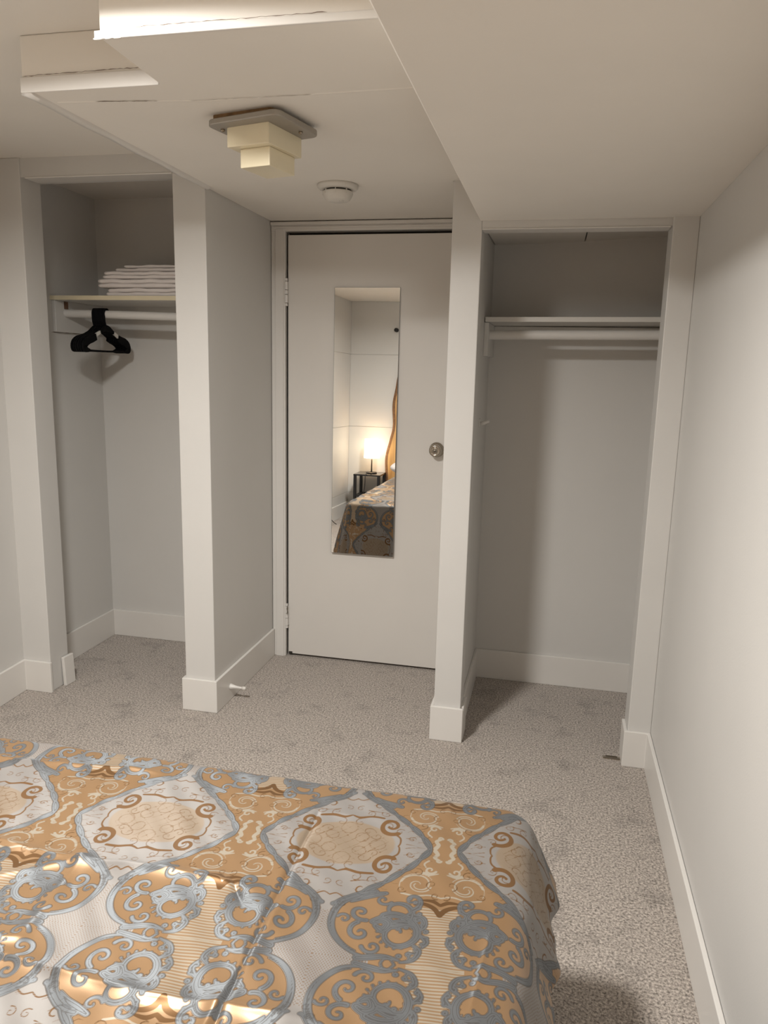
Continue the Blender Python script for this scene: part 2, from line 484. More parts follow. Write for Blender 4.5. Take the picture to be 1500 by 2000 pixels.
# ------------------------------------------------------------------ door with knob and hinges, mirror
door = empty('door_1', (-0.28, YD, 0), 'white flush door with a nickel knob at the end of the alcove', 'door')
tag(door, kind='structure')
def at(o, x, y, z): return (x - o.location.x, y - o.location.y, z - o.location.z)
b_ = box(bmesh.new(), -0.663 + .28, 0.104 + .28, 0, 0.035, 0.012, 1.998)
build('door_leaf', b_, M_DOOR, door, bevel=0.002)
b_ = box(bmesh.new(), -0.660 + .28, -0.642 + .28, -0.0015, 0.02, 0.010, 0.022)
build('broken_corner', b_, M_DARK, door)
for z0, z1, m_ in ((1.688, 1.810, M_TRIM), (0.147, 0.272, M_TRIM)):
    hg = bmesh.new()
    for a, c, r in ((z0, z0 + .012, .0065), (z0 + .014, z0 + .05, .008), (z0 + .052, z1 - .052, .008), (z1 - .05, z1 - .014, .008), (z1 - .012, z1, .0065)):
        lathe(hg, [(0, a), (r, a), (r, c), (0, c)], 16, Matrix.Translation((-0.667 + .28, -0.012, 0)))
    h_ = build('hinge', hg, m_, door, bevel=0.001)
    build('hinge_leaf', box(bmesh.new(), -0.663 + .28, -0.655 + .28, -0.0022, 0.004, z0 + .014, z1 - .014), m_, h_)
chip = wob_ribbon((-0.661 + .28, -0.0204, 0.215), (-0.660 + .28, -0.0204, 0.268), 0.005, 12, 0.003, (1, 0, 0), (0, -1, 0), 12)
build('paint_chip', chip, M_DSTEEL, door)
Mk = Matrix.Translation((0.047 + .28, 0, 1.063)) @ Matrix.Rotation(math.radians(90), 4, 'X')
build('knob_rose', lathe(bmesh.new(), [(0, 0), (0.033, 0), (0.034, 0.004), (0.030, 0.009), (0.014, 0.011), (0.013, 0.026), (0, 0.026)], 40, Mk), M_STEEL, door, smooth=True)
kn = build('knob', lathe(bmesh.new(), [(0, 0.024), (0.014, 0.024), (0.019, 0.030), (0.026, 0.038), (0.0285, 0.047), (0.0265, 0.056), (0.0215, 0.0605), (0.019, 0.0598), (0.0165, 0.0575), (0.012, 0.0575), (0.0115, 0.059), (0, 0.059)], 40, Mk), M_STEEL, door, smooth=True)
build('lock_button', lathe(bmesh.new(), [(0, 0.058), (0.006, 0.058), (0.006, 0.063), (0.004, 0.064), (0, 0.064)], 20, Mk), M_DSTEEL, kn, smooth=True)

AL, BE = 0.00416, 0.01335
mir = empty('wall_mirror', (-0.290, 0.6625, 1.1615), 'tall narrow frameless mirror fixed to the white door', 'mirror')
mir.rotation_euler = (-BE, 0, AL)
HW, HH = 0.1505, 0.610
build('backing', box(bmesh.new(), -HW, HW, 0.0, 0.0045, -HH, HH), M_MEDGE, mir)
g_ = bmesh.new()
box(g_, -HW + .0012, HW - .0012, -0.0006, 0.0, -HH + .0012, HH - .0012)
build('glass', g_, M_MIRROR, mir)

# ------------------------------------------------------------------ door stop, floor guide
ds = empty('door_stop', (X2R + TB, 0.123, 0.062), 'small white peg door stop screwed to the baseboard beside the door', 'door stop')
Md = Matrix.Rotation(math.radians(90), 4, 'Y') @ Matrix.Rotation(0.05, 4, 'X')
build('stem', lathe(bmesh.new(), [(0, 0), (0.0125, 0), (0.0125, 0.004), (0.010, 0.012), (0.0065, 0.028), (0.0050, 0.045), (0.0052, 0.058), (0, 0.058)], 24, Md), M_TRIM, ds, smooth=True)
build('rubber_tip', lathe(bmesh.new(), [(0, 0.056), (0.0075, 0.056), (0.008, 0.062), (0.0078, 0.070), (0.005, 0.073), (0, 0.073)], 24, Md), M_PLASTIC, ds, smooth=True)
fg = empty('floor_guide', (0.849, 0.033, 0), 'small metal sliding door guide on the carpet by the right closet jamb', 'door guide')
b_ = bmesh.new(); box(b_, -0.033, 0.031, -0.010, 0.010, 0.0, 0.004); build('plate', b_, M_STEEL, fg, bevel=0.001)
b_ = bmesh.new(); box(b_, -0.030, 0.028, -0.009, -0.0075, 0.003, 0.007); build('lip', b_, M_DSTEEL, fg, bevel=0.001)
b_ = bmesh.new(); box(b_, -0.022, 0.020, 0.0065, 0.008, 0.003, 0.007); build('lip', b_, M_DSTEEL, fg, bevel=0.001)

# ------------------------------------------------------------------ square ceiling lamp
fx = empty('ceiling_lamp', (-0.238, -0.698, ZM), 'unlit square ceiling lamp with stepped cream glass on a grey plate', 'lamp', rz=math.radians(-13))
def rrect(bm, sx, sy, r, z0, z1, cx=0, cy=0, seg=6):
    pts = []
    for (qx, qy, a0) in ((1, 1, 0), (-1, 1, 90), (-1, -1, 180), (1, -1, 270)):
        for k in range(seg + 1):
            a = math.radians(a0 + 90 * k / seg)
            pts.append((cx + qx * (sx / 2 - r) + r * math.cos(a), cy + qy * (sy / 2 - r) + r * math.sin(a)))
    return prism(bm, pts, z0, z1)
build('gasket', rrect(bmesh.new(), 0.185, 0.17, 0.012, -0.014, 0.0, -0.012, 0.0), M_RUST, fx)
pl = build('mounting_plate', rrect(bmesh.new(), 0.222, 0.206, 0.024, -0.0275, -0.0125), M_GREYMETAL, fx, bevel=0.003)
pl.rotation_euler = (0, math.radians(-1.0), 0)
for sx, sy in ((0.088, 0.04), (-0.088, -0.06)):
    build('screw', lathe(bmesh.new(), [(0, -0.034), (0.003, -0.034), (0.0055, -0.031), (0.0055, -0.026), (0, -0.026)], 14, Matrix.Translation((sx, sy, 0))), M_BULB, pl, smooth=True)
build('upper_shade', rrect(bmesh.new(), 0.130, 0.160, 0.004, -0.076, -0.026, -0.006, 0.014), M_CREAMGLASS, fx, bevel=0.002)
build('lower_shade', rrect(bmesh.new(), 0.092, 0.122, 0.003, -0.123, -0.076, -0.001, 0.020), M_CREAMGLASS, fx, bevel=0.002)

# ------------------------------------------------------------------ smoke detector
sd = empty('smoke_detector', (-0.243, 0.022, ZM), 'round white smoke detector on the ceiling above the door', 'smoke detector')
build('base_ring', lathe(bmesh.new(), [(0, 0), (0.072, 0), (0.072, -0.010), (0.066, -0.016), (0.050, -0.018), (0, -0.018)], 48), M_PLASTIC, sd, smooth=True)
build('vent_gap', lathe(bmesh.new(), [(0.0, -0.0165), (0.0485, -0.0165), (0.0485, -0.026), (0, -0.026)], 48), M_DARK, sd)
dm = build('cover', lathe(bmesh.new(), [(0, -0.0235), (0.053, -0.0235), (0.0545, -0.027), (0.050, -0.040), (0.044, -0.050), (0.036, -0.055), (0, -0.056)], 48), M_PLASTIC, sd, smooth=True)
for k in range(8):
    a = 2 * math.pi * k / 8 + 0.12
    build('rib', box(bmesh.new(), 0.0475, 0.0545, -0.0012, 0.0012, -0.034, -0.018, Matrix.Rotation(a, 4, 'Z')), M_PLASTIC, sd)
build('test_button', lathe(bmesh.new(), [(0, -0.054), (0.007, -0.054), (0.007, -0.0575), (0, -0.0578)], 18, Matrix.Translation((0.018, -0.014, 0))), M_PLASTIC, dm, smooth=True)

# ------------------------------------------------------------------ left closet shelf, rod, cleats
sh = empty('closet_shelf', (-1.26, 0.52, 1.683), 'cream-edged white shelf in the left closet holding folded linens', 'shelf')
b_ = box(bmesh.new(), XLL + 1.26, X2L + 1.26, 0.338 - .52, YLB - .52, 0, 0.018); build('board', b_, M_SHELF, sh)
b_ = box(bmesh.new(), XLL + 1.26, X2L + 1.26, 0.335 - .52, 0.338 - .52, 0.0005, 0.0185); build('edge_band', b_, M_CREAM, sh)
b_ = bmesh.new(); box(b_, XLL + 1.26, XLL + 0.018 + 1.26, 0.345 - .52, YLB - .52, -0.137, 0); build('side_cleat', b_, M_WALL, sh, bevel=0.002)
b_ = bmesh.new(); box(b_, XLL + .0175 + 1.26, XLL + 0.0195 + 1.26, 0.408 - .52, 0.437 - .52, -0.034, -0.002); build('rod_notch', b_, M_BROWN, sh)
build('crack', wob_ribbon((XLL + .0005 + 1.26, 0.33 - .52, -0.139), (XLL + .0005 + 1.26, 0.62 - .52, -0.138), 0.003, 24, 0.001, (0, 0, 1), (1, 0, 0), 21), M_CRACK, sh)
rd = tube(bmesh.new(), [(XLL + 0.018, 0.42, 1.631), (-1.25, 0.42, 1.624), (X2L, 0.42, 1.615)], 0.0175, 24)
tag(build('closet_rod', rd, M_ROD, smooth=False, bevel=0), 'white round hanging rod with black hangers in the left closet', 'rod')

# right closet shelf, rod
sh2 = empty('closet_shelf', (0.62, 0.52, 1.613), 'empty white shelf in the right closet', 'shelf')
b_ = box(bmesh.new(), XRL + .004 - .62, X4R - .001 - .62, 0.358 - .52, YRB - .52, 0, 0.0185, Matrix.Rotation(-0.009, 4, 'Y')); build('board', b_, M_SHELF, sh2, bevel=0.001)
b_ = bmesh.new(); box(b_, XRL - .62, XRL + .018 - .62, 0.375 - .52, YRB - .52, -0.135, -0.004); build('side_cleat', b_, M_WALL, sh2, bevel=0.002)
b_ = bmesh.new(); box(b_, XRL + .018 - .62, X4R - .62, YRB - .016 - .52, YRB - .52, -0.035, -0.004); build('back_cleat', b_, M_SHELF, sh2, bevel=0.002)
rd = tube(bmesh.new(), [(XRL + 0.018, 0.42, 1.562), (0.6, 0.42, 1.566), (X4R, 0.42, 1.571)], 0.0185, 24)
tag(build('closet_rod', rd, M_ROD), 'white round hanging rod with nothing on it in the right closet', 'rod')
# small peg in the right closet
pg = empty('wall_peg', (XRL, 0.355, 1.214), 'small white painted peg on the left side of the right closet', 'peg')
build('plate', box(bmesh.new(), 0, 0.004, -0.018, 0.018, -0.016, 0.016), M_WALL, pg, bevel=0.001)
build('pin', tube(bmesh.new(), [(0.003, 0, -0.004), (0.02, 0, 0.0), (0.038, 0.0, 0.009)], [0.008, 0.007, 0.006], 12), M_TRIM, pg, smooth=True)

# ------------------------------------------------------------------ hangers on the left rod
def strip(bm, pts, wid, x0, x1):
    """flat strip with the given centre line (y,z) and half widths, from x0 to x1 thick"""
    P = [Vector(p) for p in pts]
    L, R = [], []
    for i, p in enumerate(P):
        d = (P[min(i + 1, len(P) - 1)] - P[max(i - 1, 0)]).normalized()
        n = Vector((-d.y, d.x))
        L.append(p + n * wid[i]); R.append(p - n * wid[i])
    prev = None
    for a, b in zip(L, R):
        q = [bm.verts.new((x0, a.x, a.y)), bm.verts.new((x1, a.x, a.y)), bm.verts.new((x1, b.x, b.y)), bm.verts.new((x0, b.x, b.y))]
        if prev:
            for k in range(4): bm.faces.new((prev[k], prev[(k + 1) % 4], q[(k + 1) % 4], q[k]))
        else: bm.faces.new(q[::-1])
        prev = q
    bm.faces.new(prev)
    return bm
def make_hanger(two_tone, label):
    h = empty('clothes_hanger', (0, 0.42, 1.63), label, 'hanger', 'hangers on the left closet rod')
    arm_m = M_WHITEH if two_tone else M_BLACK
    T = 0.0035
    hk = [(-0.021 * math.cos(a) * 1.0, 0.021 * math.sin(a)) for a in np.linspace(math.radians(-30), math.radians(180), 16)]
    hk = [(-y, z) for y, z in hk] + [(-0.021, -0.012), (-0.019, -0.035), (-0.012, -0.050), (0.0, -0.064)]
    build('hook', strip(bmesh.new(), hk, [0.0032] * len(hk), -0.005, 0.005), M_BLACK, h)
    br = [(-0.062, -0.082), (-0.045, -0.076), (-0.02, -0.066), (0, -0.062), (0.02, -0.066), (0.045, -0.076), (0.062, -0.082)]
    build('bridge', strip(bmesh.new(), br, [0.006, .009, .012, .013, .012, .009, 0.006], -T, T), M_BLACK, h)
    for s in (-1, 1):
        a_ = [(s * 0.055, -0.0795), (s * 0.085, -0.091), (s * 0.105, -0.099)]
        build('arm', strip(bmesh.new(), a_, [0.006, .007, .008], -T, T), arm_m, h)
        sp = spline([(s * 0.098, -0.103, 0), (s * 0.13, -0.112, 0), (s * 0.165, -0.120, 0), (s * 0.192, -0.134, 0), (s * 0.200, -0.150, 0), (s * 0.185, -0.160, 0), (s * 0.155, -0.163, 0)], 5)
        wv = [0.014 + 0.004 * math.sin(math.pi * i / (len(sp) - 1)) - 0.010 * max(0, i / (len(sp) - 1) - .72) / .28 for i in range(len(sp))]
        build('shoulder_pad', strip(bmesh.new(), [(p.x, p.y) for p in sp], wv, -T, T), M_BLACK, h)
    bar = [(-0.16, -0.163), (-0.08, -0.1645), (0, -0.165), (0.08, -0.1645), (0.16, -0.163)]
    build('trouser_bar', strip(bmesh.new(), bar, [0.004] * 5, -T, T), M_BLACK, h)
    return h
h0 = make_hanger(False, 'black velvet clothes hanger in the tight row on the left closet rod')
ht = make_hanger(True, 'clothes hanger with white arm pieces, nearest in the row of black ones')
HX = [-1.485, -1.474, -1.464, -1.453, -1.443]
for i, x in enumerate(HX):
    o = h0 if i == 0 else copy_tree(h0)
    o.location = (x, 0.42, 1.6305)
    o.scale = (1, 0.87, 1)
    o['label'] = 'black velvet clothes hanger, ' + ('first', 'second', 'third', 'fourth', 'fifth')[i] + ' from the left wall on the closet rod'
ht.location = (-1.431, 0.42, 1.6300)
ht.scale = (1, 0.87, 1)

# ------------------------------------------------------------------ folded linens on the left shelf
def folded(name, x0, x1, y0, y1, z0, th, layers, rot, label, seed):
    rr = random.Random(seed)
    e = empty(name, ((x0 + x1) / 2, (y0 + y1) / 2, z0), label, 'linen', 'white linens folded on the left closet shelf', rz=math.radians(rot))
    lt = th / layers
    bm = bmesh.new()
    nx, ny, nk = 44, 18, 5
    ph = rr.random() * 6
    for l in range(layers):
        ox = (rr.random() - .5) * 0.012; oy = (rr.random() - .5) * 0.006
        hx, hy = (x1 - x0) / 2, (y1 - y0) / 2
        sec = []
        for k in range(nk + 1):            # rounded fold profile along the rim
            a = -math.pi / 2 + math.pi * k / nk
            sec.append((math.cos(a) * lt * 0.55, lt * l + lt / 2 + math.sin(a) * lt * 0.5))
        per = []
        for i in range(nx): per.append((-hx + 2 * hx * i / nx, -hy))
        for i in range(ny): per.append((hx, -hy + 2 * hy * i / ny))
        for i in range(nx): per.append((hx - 2 * hx * i / nx, hy))
        for i in range(ny): per.append((-hx, hy - 2 * hy * i / ny))
        rings = []
        for off, z in sec:
            ring = []
            for (px, py) in per:
                sx = px / hx; sy = py / hy
                wv = 0.0013 * math.sin(px * 31 + ph + l) + 0.0008 * math.sin(px * 67 + py * 40 + 2 * ph)
                edge = 0.004 * math.sin(px * 14 + l * 2 + ph) if abs(sy) > .98 else 0.004 * math.sin(py * 22 + l + ph)
                r_ = 0.012
                qx = px * (1 + (off - r_) / hx) + ox + (edge if abs(sx) > .98 else 0)
                qy = py * (1 + (off - r_) / hy) + oy + (edge if abs(sy) > .98 else 0)
                ring.append(bm.verts.new((qx, qy, z + wv * (0 if l == 0 and z < lt * .2 else 1))))
            rings.append(ring)
        n = len(per)
        for a, b in zip(rings, rings[1:]):
            for i in range(n): bm.faces.new((a[i], a[(i + 1) % n], b[(i + 1) % n], b[i]))
        bm.faces.new(rings[0][::-1]); bm.faces.new(rings[-1])
    build('folded_cloth', bm, M_LINEN, e, smooth=True)
    return e
zz = 1.7025
for i, (x0, x1, y0, th, ly, rot, lab) in enumerate((
        (-1.395, -0.96, 0.370, 0.034, 2, 1.0, 'thick white folded sheet at the bottom of the linen pile'),
        (-1.425, -0.97, 0.362, 0.036, 2, -1.0, 'white folded sheet second from the bottom of the linen pile'),
        (-1.405, -0.95, 0.368, 0.030, 2, 0.5, 'white folded sheet in the middle of the linen pile'),
        (-1.365, -0.94, 0.385, 0.015, 1, -1.5, 'thin white folded pillowcase second from the top of the linen pile'),
        (-1.330, -0.93, 0.395, 0.012, 1, -0.5, 'thin white folded pillowcase at the top of the linen pile'))):
    folded('folded_linen', x0, x1, y0, 0.675, zz, th, ly, rot, lab, 30 + i)
    zz += th + 0.002

# ------------------------------------------------------------------ bed
BX0, BX1, BYF, BYH, BZ = -0.845, 0.533, -1.214, -3.30, 0.505
bed = empty('bed', ((BX0 + BX1) / 2, (BYF + BYH) / 2, 0), 'double bed under the gold and blue damask bedspread', 'bed')
def bl(bm, x0, x1, y0, y1, z0, z1):
    return box(bm, x0 - bed.location.x, x1 - bed.location.x, y0 - bed.location.y, y1 - bed.location.y, z0, z1)
build('mattress', bl(bmesh.new(), BX0 + .02, BX1 - .02, BYH, BYF - .02, 0.27, BZ - 0.022), M_MATTRESS, bed, bevel=0.03, bseg=4)
build('base', bl(bmesh.new(), BX0 + .05, BX1 - .06, BYH + .02, BYF - .06, 0.12, 0.27), M_BLACKW, bed, bevel=0.008)
for x in (BX0 + .15, BX1 - .15):
    for y in (BYF - .15, BYH + .15):
        build('leg', lathe(bmesh.new(), [(0, 0), (.022, 0), (.03, .12), (0, .12)], 16, Matrix.Translation((x - bed.location.x, y - bed.location.y, 0))), M_BLACKW, bed)

# ---- damask pattern: signed distances (mm) in one mirrored quarter repeat, drawn as tapered scrolls
PU, PV = 196.0, 295.0
gu = np.linspace(-6, PU + 6, 320)
gv = np.linspace(-6, PV + 6, 470)
GU, GV = np.meshgrid(gu, gv, indexing='ij')
def spiral(cx, cy, r0, r1, a0, a1, w0, w1, n=90):
    t = np.linspace(0, 1, n)
    a = np.radians(a0 + (a1 - a0) * t)
    r = r0 * (r1 / r0) ** t
    return np.stack([cx + r * np.cos(a), cy + r * np.sin(a), w0 + (w1 - w0) * t], 1)
def pinwheel(cx, cy, r0, r1, a0, a1, w0, w1, n=160):
    t = np.linspace(0, 1, n)
    a = np.radians(a0 + (a1 - a0) * t)
    r = r0 + (r1 - r0) * t
    return np.stack([cx + r * np.cos(a), cy + r * np.sin(a), w0 + (w1 - w0) * t], 1)
def stroke(pts, w0, w1, n=14, mid=None):
    p = spline([(a, b, 0) for a, b in pts], n)
    t = np.linspace(0, 1, len(p))
    wd_ = w0 + (w1 - w0) * t
    if mid: wd_ = wd_ + mid * np.sin(math.pi * t)
    return np.stack([[q.x for q in p], [q.y for q in p], wd_], 1)
def field(curves):
    P = np.concatenate(curves, 0)
    d = np.full(GU.shape, 60.0)
    for i in range(0, len(P), 1):
        x, y, r = P[i]
        R_c = r + 14
        i0, i1 = np.searchsorted(gu, (x - R_c, x + R_c)); j0, j1 = np.searchsorted(gv, (y - R_c, y + R_c))
        if i1 <= i0 or j1 <= j0: continue
        q = np.hypot(GU[i0:i1, j0:j1] - x, GV[i0:i1, j0:j1] - y) - r
        np.minimum(d[i0:i1, j0:j1], q, out=d[i0:i1, j0:j1])
    return np.clip(d, -12, 12)
CCX, CCY, CR = 90.0, 208.0, 80.0
blue = [
    spiral(CCX, CCY, 77, 77, 95, 262, 2.5, 5.5, 160),                       # ring on the star side
    spiral(CCX, CCY, 72, 74, 110, 240, 1.5, 5.0, 120),
    pinwheel(128, 226, 44, 7, -125, 330, 7.0, 2.0, 240),                      # big C scroll low
    pinwheel(122, 176, 36, 6, 110, -270, 6.0, 1.8, 200),                      # big C scroll high
    spiral(68, 236, 24, 4, 250, -160, 4.0, 1.6, 120),
    spiral(62, 186, 22, 4, 60, 470, 4.0, 1.6, 120),
    spiral(92, 262, 18, 3.5, 170, -230, 3.2, 1.3, 90),
    spiral(146, 146, 22, 4, 80, -290, 4.2, 1.6, 120),                       # scroll reaching the gold cell
    spiral(96, 150, 16, 3, 20, 400, 3.0, 1.2, 90),
    spiral(36, 208, 13, 3, 200, 560, 2.6, 1.2, 80),
    stroke([(86, 205), (100, 198), (112, 206), (104, 222), (90, 214)], 6, 4, mid=3),
    stroke([(118, 205), (140, 200), (156, 206)], 5, 3, mid=3),
    stroke([(158, 250), (168, 262), (160, 280), (140, 288)], 3, 2, mid=1.5),
    stroke([(70, 289), (95, 284), (118, 280), (138, 284)], 5, 2, mid=1.5),  # tied ribbon between circles
    stroke([(110, 295), (114, 286), (124, 284), (132, 295)], 2, 2),
    stroke([(150, 180), (168, 186), (172, 202), (164, 214)], 4, 2, mid=2),
    stroke([(168, 225), (178, 238), (172, 254)], 3, 1.5, mid=2),
    spiral(160, 272, 10, 3, 90, 420, 2.4, 1.2, 70),
    stroke([(40, 164), (58, 150), (80, 140), (98, 132)], 2, 4, mid=2.5),    # leaf up the ogee side
]
for k, a in enumerate(np.linspace(-70, 80, 9)):                             # scalloped leaf edge outside the C scrolls
    blue.append(np.array([[128 + 49 * math.cos(math.radians(a)), 226 + 49 * math.sin(math.radians(a)), 4.5]]))
for k, a in enumerate(np.linspace(80, -60, 8)):
    blue.append(np.array([[122 + 40 * math.cos(math.radians(a)), 176 + 40 * math.sin(math.radians(a)), 4.0]]))
for k, a in enumerate(np.linspace(-60, 200, 13)):                           # teeth inside the C scroll
    blue.append(stroke([(128 + 33 * math.cos(math.radians(a)), 226 + 33 * math.sin(math.radians(a))), (128 + 26 * math.cos(math.radians(a + 9)), 226 + 26 * math.sin(math.radians(a + 9)))], 2.2, .6, 5))
OG = lambda v: 170 * (1 - (np.clip(v, 0, 186) / 186) ** 1.35)
vb = np.linspace(0, 176, 120)
blue.append(np.stack([OG(vb) - 2, vb, 3.2 + 2.6 * np.abs(np.sin(vb / 11))], 1))   # feathered ogee band
light = [
    pinwheel(153, 103, 31, 5, 190, 560, 1.3, 0.9), pinwheel(153, 103, 24, 4, 10, 330, 1.1, 0.8), pinwheel(153, 103, 35, 28, 150, 330, 0.7, 0.7),
    spiral(172, 62, 12, 3, 20, 400, 1.9, 1.1, 80), stroke([(160, 70), (172, 76), (188, 72)], 2, 1),
    stroke([(178, 4), (183, 14), (178, 24), (186, 30)], 3.4, 2.2), spiral(186, 33, 5, 2.5, 0, 300, 1.8, 1.2, 30),
    stroke([(125, 128), (150, 134), (176, 128), (196, 132)], 1.6, 1.2), stroke([(168, 36), (160, 46), (164, 56)], 1.6, 1.0),
]
brown = [
    spiral(86, 62, 28, 7, 300, -160, 5.6, 2.4, 150), spiral(80, 60, 18, 4, 250, -140, 1.4, 1.0, 90),
    stroke([(92, 38), (106, 24), (108, 8), (104, -2)], 2.2, 1.6), stroke([(66, 84), (40, 88), (16, 82), (0, 88)], 3.0, 1.6, mid=1),
    spiral(26, 172, 13, 3, 280, -120, 2.0, 1.2, 70), spiral(14, 190, 7, 2.2, 60, 420, 1.4, 1.0, 50), stroke([(26, 158), (12, 150), (0, 156)], 1.6, 1.4),
    spiral(52, 128, 20, 4, 30, 300, 2.0, 1.2, 80), stroke([(30, 112), (60, 106), (92, 112)], 1.4, 1.0),
    stroke([(196, 176), (186, 160), (168, 152), (150, 156)], 4.5, 1.0, mid=2), stroke([(196, 150), (182, 142), (160, 144)], 3, 1.0, mid=2),
    stroke([(120, 6), (136, 3), (158, 0)], 1.2, .6), stroke([(118, 24), (132, 22), (146, 16)], 1.0, .5), stroke([(100, 84), (116, 66), (132, 44)], 1.0, .8),
]
for k in range(9):                                                          # leaf veins along the ogee border
    v_ = 14 + 17 * k
    u_ = float(OG(np.array(v_)))
    brown.append(stroke([(u_ - 6, v_), (u_ - 15, v_ + 3), (u_ - 24, v_ - 3)], 1.0, 0.5))
    brown.append(stroke([(u_ + 5, v_), (u_ + 11, v_ + 6), (u_ + 20, v_ + 5)], 0.9, 0.5))
for (cx_, cy_, r_, a_) in ((40, 40, 16, 0), (20, 66, 14, 90), (60, 28, 13, 200), (104, 44, 11, 40), (36, 100, 12, 300), (12, 120, 10, 60), (70, 100, 12, 140), (130, 22, 9, 20), (150, 70, 12, 250), (178, 100, 13, 100), (124, 118, 10, 30), (186, 128, 9, 60)):
    brown.append(spiral(cx_, cy_, r_, 2.5, a_, a_ + 420, 1.2, 0.7, 70))
lat = []
for k in range(-6, 10):
    o_ = k * 24
    a0_, a1_ = (o_, 0), (o_ + 80, 80)
    for (p, q) in (((o_ - 6, -6), (o_ + 74, 74)), ((o_ + 6, -6), (o_ - 74, 74))):
        n_ = 40
        t_ = np.linspace(0, 1, n_)
        L_ = np.stack([p[0] + (q[0] - p[0]) * t_, p[1] + (q[1] - p[1]) * t_, np.full(n_, 0.8)], 1)
        keep = (L_[:, 0] / 86) ** 2 + (L_[:, 1] / 56) ** 2 < 1
        L_ = L_[keep & (L_[:, 0] > -6)]
        if len(L_): lat.append(L_)
lat.append(spiral(30, 20, 14, 13, 0, 360, .9, .9, 60)); lat.append(spiral(0, 48, 17, 16, -180, 180, .9, .9, 70)); lat.append(spiral(64, 0, 16, 15, 0, 360, .9, .9, 60))
for c_ in blue: c_[:, 2] *= 1.18
for c_ in light: c_[:, 2] *= 1.35
F_BLUE, F_LIGHT, F_BROWN, F_LAT = field(blue), field(light), field(brown), field(lat)
circ = np.hypot(GU - CCX, GV - CCY) - CR
og = GU - OG(GV)
star = np.maximum(-(np.hypot(GU - CCX, GV - CCY) - 80), np.maximum(160 - GV, GU - CCX))
F_SILVER = np.clip(np.minimum(np.where(GV < 186, og * 0.75, 12), star), -12, 12)
F_SILVER = np.where((circ < 0) & (GV > 140), np.maximum(F_SILVER, -circ), F_SILVER)
F_STRIPE = np.clip(np.maximum(np.maximum(150 - GU, 160 - GV), -(circ - 2)), -12, 12)
F_TAN = np.clip((np.sqrt((GU / 98) ** 2 + (GV / 68) ** 2) - 1) * 60, -12, 12)
CHAN = [F_BLUE, F_BROWN, F_SILVER, F_LIGHT, F_STRIPE, np.where(F_TAN < 0, F_LAT, 12), F_TAN]
def sample(fld, u, v):
    fi = (u - gu[0]) / (gu[1] - gu[0]); fj = (v - gv[0]) / (gv[1] - gv[0])
    i = np.clip(fi.astype(int), 0, len(gu) - 2); j = np.clip(fj.astype(int), 0, len(gv) - 2)
    a = fi - i; b = fj - j
    return (fld[i, j] * (1 - a) * (1 - b) + fld[i + 1, j] * a * (1 - b) + fld[i, j + 1] * (1 - a) * b + fld[i + 1, j + 1] * a * b)

# ---- bedspread sheet
OVR, OVL, OVF = 0.178, 0.36, 0.40
def axis(parts):
    out = [parts[0][0]]
    for a, b, st in parts:
        n = max(1, int(round((b - a) / st)))
        out += list(a + (b - a) * (np.arange(n) + 1) / n)
    return np.array(out)
ax = axis([(BX0 - OVL, -0.72, 0.007), (-0.72, BX1 + OVR, 0.0023)])
ay = axis([(BYH, -2.05, 0.012), (-2.05, BYF + 0.06, 0.0023), (BYF + 0.06, BYF + OVF, 0.005)])
SX, SY = np.meshgrid(ax, ay, indexing='ij')
def drape_tables(thmax, bend):
    d = np.linspace(0, 0.7, 701)
    th = thmax * np.clip(d / bend, 0, 1)
    th = thmax * (np.clip(d / bend, 0, 1) ** 2 * (3 - 2 * np.clip(d / bend, 0, 1)))
    o = np.concatenate([[0], np.cumsum(np.cos(th)[:-1] * np.diff(d))])
    z = np.concatenate([[0], np.cumsum(np.sin(th)[:-1] * np.diff(d))])
    return d, o, z
INS = 0.035                                             # the sheet starts to round over a little inside the edge
dr = np.maximum(0, SX - (BX1 - INS)); dl = np.maximum(0, (BX0 + INS) - SX); df = np.maximum(0, SY - (BYF - INS))
dx = dr + dl
dd = np.hypot(dx, df)
sgn = np.where(dr > 0, 1.0, -1.0)
phi = np.arctan2(df, np.maximum(dx, 1e-9))
phi = np.where(dd < 1e-9, 0, phi)
cp, sp_ = np.cos(phi), np.sin(phi)
dS, oS, zS_ = drape_tables(math.radians(66), 0.10)
dL, oL, zL_ = drape_tables(math.radians(76), 0.09)
dF, oF, zF_ = drape_tables(math.radians(84), 0.075)
wF = sp_ ** 2
side_o = np.where(sgn > 0, np.interp(dd, dS, oS), np.interp(dd, dL, oL))
side_z = np.where(sgn > 0, np.interp(dd, dS, zS_), np.interp(dd, dL, zL_))
OUT = side_o * (1 - wF) + np.interp(dd, dF, oF) * wF
DROP = side_z * (1 - wF) + np.interp(dd, dF, zF_) * wF
corner = np.clip(np.sin(2 * phi), 0, 1) * (dd > 0)
DROP = np.minimum(DROP, BZ - 0.02)
OUT = OUT + corner * 0.015 * np.clip(dd / 0.3, 0, 1) * np.sin(phi * 4 + 0.5) ** 2
foldw = np.clip((dd - 0.05) / 0.2, 0, 1)
OUT = OUT + foldw * (0.008 * np.sin(SY * 34 + 1.0) + 0.004 * np.sin(SY * 71)) * (1 - wF) * (df < .001)
OUT = OUT + foldw * (0.009 * np.sin(SX * 27 + 0.4) + 0.004 * np.sin(SX * 61)) * wF * (dx < .001)
X = np.clip(SX, BX0 + INS, BX1 - INS) + sgn * cp * OUT * (dd > 0)
Y = np.minimum(SY, BYF - INS) + sp_ * OUT * (dd > 0)
Z = BZ - DROP
